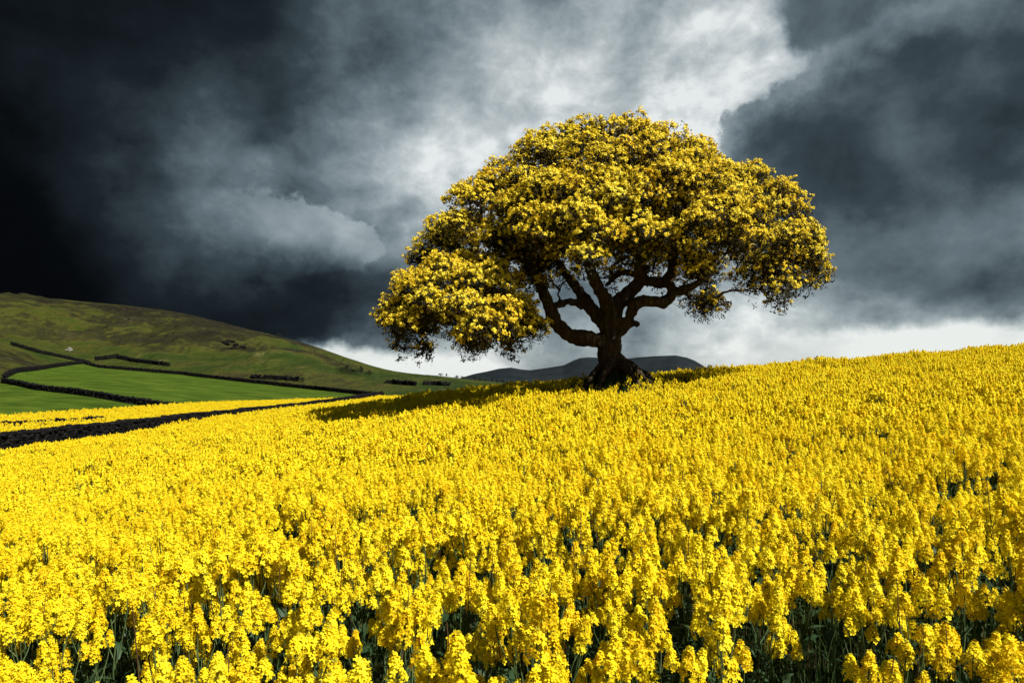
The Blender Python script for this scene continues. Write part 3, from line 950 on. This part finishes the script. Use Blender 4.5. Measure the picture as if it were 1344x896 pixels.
# ------------------------------------------------------------------ small far trees and bushes
def small_tree_meshes(seed, w, h, trunk_h):
    rg = np.random.default_rng(seed)
    g = Geo()
    z = np.linspace(-.3, trunk_h + h * .35, 5)
    g.tube(np.stack([rg.normal(0, .05, 5), rg.normal(0, .05, 5), z], -1), np.linspace(.2, .07, 5), 6)
    for k in range(5):
        a = rg.random() * TAU
        g.tube(np.array([(0, 0, trunk_h * .9), (math.cos(a) * w * .2, math.sin(a) * w * .2, trunk_h + h * .25), (math.cos(a) * w * .36, math.sin(a) * w * .36, trunk_h + h * .5)]), [.08, .06, .03], 4)
    tm = g.mesh('trunk'); tm.materials.append(M['bark'])
    n = 620
    cl = rg.normal(0, 1, (9, 3)) * np.array([w * .22, w * .22, h * .18]) + np.array([0, 0, trunk_h + h * .5])
    p = cl[rg.integers(0, 9, n)] + rg.normal(0, 1, (n, 3)) * np.array([w * .13, w * .13, h * .12])
    p[:, 2] = np.maximum(p[:, 2], trunk_h * .7)
    g = Geo(); stamp(g, *LEAFV, p, frames(rg.normal(0, 1, (n, 3)) + np.array([0, 0, .4]), rg.random(n) * TAU), .38 * (.7 + .6 * rg.random(n)))
    cm = g.mesh('crown'); cm.materials.append(M['bush'])
    return tm, cm


KINDS = [small_tree_meshes(1, 4.2, 3.4, .5), small_tree_meshes(2, 3.4, 3.9, .9), small_tree_meshes(3, 5.0, 3.0, .3)]


def small_tree(name, px, Y, k, s, label, cat, group):
    x, y = pxy(px, Y)
    t = empty(name, (x, y, float(gz(x, y)) - .1), R.random() * TAU); t.scale = (s, s, s)
    for nm, me in zip(('trunk', 'crown'), KINDS[k]):
        o = bpy.data.objects.new(nm, me); COL.objects.link(o); o.parent = t
    tag(t, label, cat, group)


GT = 'small trees in a row at the foot of the hill'
for i, px in enumerate((578, 586, 600, 607, 623, 630, 637, 646, 652, 660)):
    small_tree('hedgerow_tree', px, 640 + R.normal(0, 12), i % 3, (.75 + .4 * R.random()) * (.8 if px < 598 else 1.05), f'{ORD[i]} of ten small dark trees in the distant row under the big crown', 'tree', GT)
GB = 'dark bushes in a line on the lower slope'
for i, px in enumerate((448, 455, 461, 467, 474, 484)):
    small_tree('bush', px, sight(px, 489.5 + i * .7), i % 3, .8 + .3 * R.random(), f'{ORD[i]} of six small dark bushes lined across the lower green hillside', 'bush', GB)
small_tree('bush', 397, sight(397, 501), 2, .62, 'single dark round bush at the right end of the short moor wall', 'bush', None)
small_tree('bush', 366, 610, 0, 1.0, 'lone dark bush high on the skyline of the hill', 'bush', None)


def boulder(px, Y, s, label, mat='pale', group=None, seed=0):
    rg = np.random.default_rng(900 + seed)
    bm = bmesh.new(); bmesh.ops.create_icosphere(bm, subdivisions=3, radius=1)
    ph = rg.random(6) * 9
    for v in bm.verts:
        n = v.co.normalized(); k = 1 + .18 * math.sin(n.x * 3 + ph[0]) + .15 * math.sin(n.y * 4 + ph[1]) + .12 * math.sin(n.z * 5 + n.x * 4 + ph[2]) + .05 * math.sin(n.x * 13 + n.y * 11 + ph[3])
        v.co = Vector((n.x * 1.3, n.y * .9, n.z * .62)) * k * s
    me = bpy.data.meshes.new('boulder'); bm.to_mesh(me); bm.free()
    o = link('boulder', me, mats=[M[mat]])
    x, y = pxy(px, Y); o.location = (x, y, float(gz(x, y)) + s * .2); o.rotation_euler[2] = rg.random() * 6
    tag(o, label, 'boulder', group)


boulder(92, sight(92, 459.5), 1.3, 'large pale boulder on the moor above the top left of the green pasture')
boulder(87, sight(87, 460), .7, 'smaller pale boulder touching the left side of the large pale one', seed=3)
for i, (px, Y) in enumerate([(q, sight(q, p)) for q, p in ((296, 452), (302, 449), (309, 454), (318, 457), (306, 458))]):
    boulder(px, Y, 1.5 + .8 * R.random(), f'{ORD[(0, 1, 3, 4, 2)[i]]} of five dark weathered rocks in the outcrop on the hill shoulder', 'stone', 'rocks of the outcrop', 10 + i)

# small post on the skyline
x, y = pxy(1072, 43.0)
g = Geo(); z = float(gz(x, y))
g.tube([(0, 0, -.3), (0.01, 0, .9), (.02, .01, 1.65)], [.05, .048, .045], 8); g.tube([(.02, .01, 1.65), (.021, .01, 1.68)], [.045, .004], 8)
o = link('fence_post', g.mesh('fence_post'), mats=[M['bark']]); o.location = (x, y, z)
tag(o, 'short dark post standing in the crop on the right skyline', 'post')


# ------------------------------------------------------------------ sky
SUN_EL, SUN_AZ = math.radians(46), math.radians(127)      # azimuth from +Y (view direction) towards +X (right)
w = bpy.data.worlds.new('World'); SC.world = w; w.use_nodes = True
nt = w.node_tree; nt.nodes.clear(); L = nt.links.new


class S:      # a scalar socket with arithmetic
    def __init__(s, k): s.k = k


def mth(op, *a, clamp=False):
    n = nt.nodes.new('ShaderNodeMath'); n.operation = op; n.use_clamp = clamp
    for i, v in enumerate(a):
        if isinstance(v, (int, float)): n.inputs[i].default_value = v
        else: L(v, n.inputs[i])
    return n.outputs[0]


def smooth(a, b, x):
    n = nt.nodes.new('ShaderNodeMapRange'); n.interpolation_type = 'SMOOTHSTEP'
    n.inputs['From Min'].default_value = a; n.inputs['From Max'].default_value = b
    L(x, n.inputs['Value']); return n.outputs[0]


def mix(f, a, b):
    n = nt.nodes.new('ShaderNodeMix'); n.data_type = 'FLOAT'
    for s_, v in ((0, f), (2, a), (3, b)):
        if isinstance(v, (int, float)): n.inputs[s_].default_value = v
        else: L(v, n.inputs[s_])
    return n.outputs[0]


tc = nt.nodes.new('ShaderNodeTexCoord')
dirv = tc.outputs['Generated']
sx = nt.nodes.new('ShaderNodeSeparateXYZ'); L(dirv, sx.inputs[0])
AZ = mth('MULTIPLY', mth('ARCTAN2', sx.outputs['X'], sx.outputs['Y']), 896.0)      # azimuth and elevation of the sky, 896 units to the radian
EL = mth('MULTIPLY', mth('ARCSINE', sx.outputs['Z']), 896.0)


def noise(scale, det, rough=.55, off=(0, 0, 0), stretch=(1, 1, 1), dist=0.0):
    mp = nt.nodes.new('ShaderNodeMapping'); mp.inputs['Location'].default_value = off; mp.inputs['Scale'].default_value = stretch
    L(dirv, mp.inputs['Vector'])
    n = nt.nodes.new('ShaderNodeTexNoise'); n.inputs['Scale'].default_value = scale; n.inputs['Detail'].default_value = det
    n.inputs['Roughness'].default_value = rough; n.inputs['Distortion'].default_value = dist
    L(mp.outputs[0], n.inputs['Vector'])
    return n


def sky_pos(px, py):
    az = math.atan((px - 672) / 896); el = math.atan((500 - py) / 896 * math.cos(az))
    return az * 896, el * 896


def warped(amount, scale, det, off, rough=.55):
    n = noise(scale, det, rough, off)
    sp = nt.nodes.new('ShaderNodeSeparateColor'); L(n.outputs['Color'], sp.inputs[0])
    return (mth('ADD', AZ, mth('MULTIPLY', mth('SUBTRACT', sp.outputs[0], .5), amount)),
            mth('ADD', EL, mth('MULTIPLY', mth('SUBTRACT', sp.outputs[1], .5), amount)))


def gauss(A, E, px, py, sx_, sy_):
    a, e = sky_pos(px, py)
    da = mth('MULTIPLY', mth('SUBTRACT', A, a), 1 / sx_); de = mth('MULTIPLY', mth('SUBTRACT', E, e), 1 / sy_)
    q = mth('MULTIPLY_ADD', da, da, mth('MULTIPLY', de, de))
    return mth('EXPONENT', mth('MULTIPLY', q, -1.0))


# tone of the cloud deck at places in the sky (weights fall off round each place)
TONE = [(-80, 20, .06), (40, 20, .07), (150, 60, .11), (300, 50, .12), (450, 25, .25), (560, 55, .33), (672, 50, .52), (760, 40, .72), (850, 80, .80), (930, 60, .98), (1000, 100, 1.0),
        (1080, 30, .34), (1180, 60, .34), (1320, 40, .28), (0, 150, .05), (110, 150, .17), (210, 140, .29), (340, 120, .19), (430, 150, .30), (510, 130, .47), (600, 150, .52), (700, 120, .66),
        (800, 130, .74), (930, 140, .84), (1020, 180, .45), (1075, 112, .62), (1150, 95, .46), (1170, 160, .33), (1330, 150, .27), (0, 250, .04), (110, 240, .19), (240, 240, .34), (350, 220, .39), (450, 210, .44),
        (550, 225, .74), (640, 205, .78), (1050, 230, .42), (1160, 260, .28), (1320, 250, .20), (0, 350, .025), (140, 320, .13), (250, 310, .27), (340, 310, .36), (440, 290, .42), (540, 330, .46),
        (1110, 330, .32), (1220, 330, .22), (1330, 320, .25), (100, 390, .03), (300, 385, .05), (400, 390, .07), (470, 400, .12), (530, 400, .22), (1100, 400, .42), (1210, 395, .28), (1330, 390, .22),
        (380, 440, .14), (435, 438, .20), (500, 432, .24), (1110, 408, .40), (1200, 416, .26), (1300, 414, .22), (490, 468, .80), (560, 470, .74), (610, 465, .62), (700, 450, .50), (760, 440, .46), (850, 430, .48), (930, 440, .54), (1000, 440, .58), (1070, 445, .72), (1160, 455, .80),
        (1260, 445, .84), (1340, 445, .78), (700, 300, .50), (900, 300, .50), (200, -200, .10), (700, -200, .45), (1200, -200, .30), (-500, 300, .08), (1800, 300, .25), (700, -900, .30)]
A1, E1 = warped(150, 5.5, 7, (3.1, 1.7, .4), .58)
num, den = None, None
for (px, py, v) in TONE:
    sg = 62 if py < 425 else 42
    if py < -50 or px < -100 or px > 1400: sg = 260
    g_ = gauss(A1, E1, px, py, sg * (1.0 if py < 425 else 1.5), sg)
    num = mth('MULTIPLY', g_, v) if num is None else mth('MULTIPLY_ADD', g_, v, num)
    den = g_ if den is None else mth('ADD', den, g_)
tone = mth('DIVIDE', mth('ADD', num, .3 * .002), mth('ADD', den, .002))
# billows inside the deck
tone = mth('MULTIPLY_ADD', tone, mth('MULTIPLY_ADD', smooth(.05, .35, tone), .18, .98), -.004)
tone = mth('MULTIPLY', tone, mth('MULTIPLY_ADD', smooth(.40, .80, tone), .02, 1.0))
n1 = noise(7, 8, .56, (1.2, 5.5, 2.2), (1, 1, 1.35), .15).outputs['Fac']
n2 = noise(24, 6, .6, (7.2, .5, 4.2), (1, 1, 1.5), .4).outputs['Fac']
tone = mth('MULTIPLY', tone, mth('MULTIPLY_ADD', n1, 1.6, .24))
tone = mth('MULTIPLY', tone, mth('MULTIPLY_ADD', n2, .44, .78))

# cloud banks with edges: metaball outlines, warped
def bank(balls, warp, a, b):
    A, E = warp; f = None
    for (px, py, r) in balls:
        g_ = gauss(A, E, px, py, r, r)
        f = g_ if f is None else mth('ADD', f, g_)
    return smooth(a, b, f), f


W2 = warped(62, 15, 8, (.3, 2.2, 6.1), .62)
W1 = warped(120, 6, 8, (2.3, 7.2, 3.1), .60)
m, f = bank([(1065, 0, 48), (1120, 15, 50), (1180, 20, 58), (1250, 0, 75), (1340, -20, 90)], W1, .30, .90)
tone = mix(mth('MULTIPLY', m, .85), tone, mth('MULTIPLY_ADD', n1, .36, .18))
W2 = warped(88, 13, 9, (.3, 2.2, 6.1), .64)
m, f = bank([(972, 160, 27), (1008, 186, 40), (1052, 172, 46), (1098, 156, 46), (1142, 136, 50), (1195, 122, 58), (1260, 105, 72), (1345, 95, 90), (1060, 230, 60), (1002, 222, 34), (1150, 215, 110), (1280, 220, 140)], W2, .38, .74)
inner = mth('MULTIPLY', mth('SUBTRACT', 1.04, mth('MULTIPLY', smooth(.5, 2.4, f), .42)), mth('MULTIPLY_ADD', n1, .70, .10))
tone = mix(mth('MULTIPLY', m, .90), tone, mth('MULTIPLY', inner, mth('MULTIPLY_ADD', smooth(20, 330, E1), .36, .68)))
# lit puff on the left
W3 = warped(84, 12, 9, (4.3, .2, 1.1), .62)
m, f = bank([(474, 328, 20), (452, 306, 27), (425, 330, 34), (396, 318, 30), (372, 292, 30), (346, 320, 44), (296, 300, 60)], W3, .38, .62)
fade = mth('MULTIPLY', smooth(-430, -190, A1), smooth(110, 190, E1))
tone = mix(mth('MULTIPLY', mth('MULTIPLY', m, fade), .95), tone, mth('MULTIPLY', mth('MULTIPLY_ADD', n1, .6, .30), mth('MULTIPLY_ADD', smooth(120, 215, E1), .35, .72)))
# dark belly under it and the ragged lower edge above the bright strip at the horizon
W4 = warped(40, 16, 8, (9.3, 3.2, 5.1), .62)
edge_l = mth('SUBTRACT', W4[1], mth('MULTIPLY_ADD', W4[0], -.075, 26.0))         # left: slanting line
strip = mth('MULTIPLY', smooth(10, -8, edge_l), smooth(-310, -240, A1))
strip = mth('MULTIPLY', strip, smooth(40, -60, A1))
tone = mix(mth('MULTIPLY', strip, .85), tone, mth('MULTIPLY_ADD', n1, .5, .72))
edge_r = mth('SUBTRACT', W4[1], mth('MULTIPLY_ADD', W4[0], .012, 54.0))
strip = mth('MULTIPLY', smooth(12, -8, edge_r), smooth(250, 420, A1))
tone = mix(mth('MULTIPLY', strip, .85), tone, mth('MULTIPLY_ADD', n1, .42, .74))

lin = lambda r, g, b: tuple(((c / 255 + .055) / 1.055) ** 2.4 if c > 10 else c / 255 / 12.92 for c in (r, g, b))
col = ramp(nt, tone, [(0, lin(2, 3, 5)), (.06, lin(8, 11, 14)), (.16, lin(28, 36, 42)), (.28, lin(56, 68, 75)), (.42, lin(96, 110, 117)), (.58, lin(142, 154, 158)), (.74, lin(186, 194, 195)), (.90, lin(232, 236, 234))])
bgc = nt.nodes.new('ShaderNodeBackground'); L(col, bgc.inputs['Color']); bgc.inputs['Strength'].default_value = .60
sky = nt.nodes.new('ShaderNodeTexSky'); sky.sky_type = 'NISHITA'; sky.sun_disc = False; sky.sun_elevation = SUN_EL; sky.sun_rotation = SUN_AZ
bgs = nt.nodes.new('ShaderNodeBackground'); L(sky.outputs[0], bgs.inputs['Color']); bgs.inputs['Strength'].default_value = .08
mxs = nt.nodes.new('ShaderNodeMixShader')      # a little clear sky shows through where the deck is thin
L(mth('MULTIPLY', smooth(.25, .9, tone), .10), mxs.inputs[0]); L(bgc.outputs[0], mxs.inputs[1]); L(bgs.outputs[0], mxs.inputs[2])
wo = nt.nodes.new('ShaderNodeOutputWorld'); L(mxs.outputs[0], wo.inputs['Surface'])

sun = bpy.data.lights.new('sun', 'SUN'); sun.energy = 5.0; sun.angle = math.radians(.5); sun.color = (1.0, .95, .86)
so = bpy.data.objects.new('sun', sun); COL.objects.link(so)
dv = Vector((math.sin(SUN_AZ) * math.cos(SUN_EL), math.cos(SUN_AZ) * math.cos(SUN_EL), math.sin(SUN_EL)))
so.rotation_euler = dv.to_track_quat('Z', 'Y').to_euler(); so.location = dv * 100

# ------------------------------------------------------------------ camera
cam = bpy.data.cameras.new('camera'); cam.lens = 24; cam.sensor_width = 36; cam.clip_start = .05; cam.clip_end = 60000
cam.shift_y = 52 / 1344
co = bpy.data.objects.new('camera', cam); COL.objects.link(co)
co.location = (0, 0, EYE); co.rotation_euler = (math.radians(90), 0, 0)
SC.camera = co
SC.view_settings.view_transform = 'Standard'; SC.view_settings.look = 'None'
SC.view_settings.exposure = 0.80; SC.view_settings.gamma = 1.0; SC.view_settings.use_curve_mapping = False
SC.cycles.max_bounces = 4; SC.cycles.diffuse_bounces = 2; SC.cycles.transmission_bounces = 2; SC.cycles.glossy_bounces = 2
SC.cycles.use_denoising = True
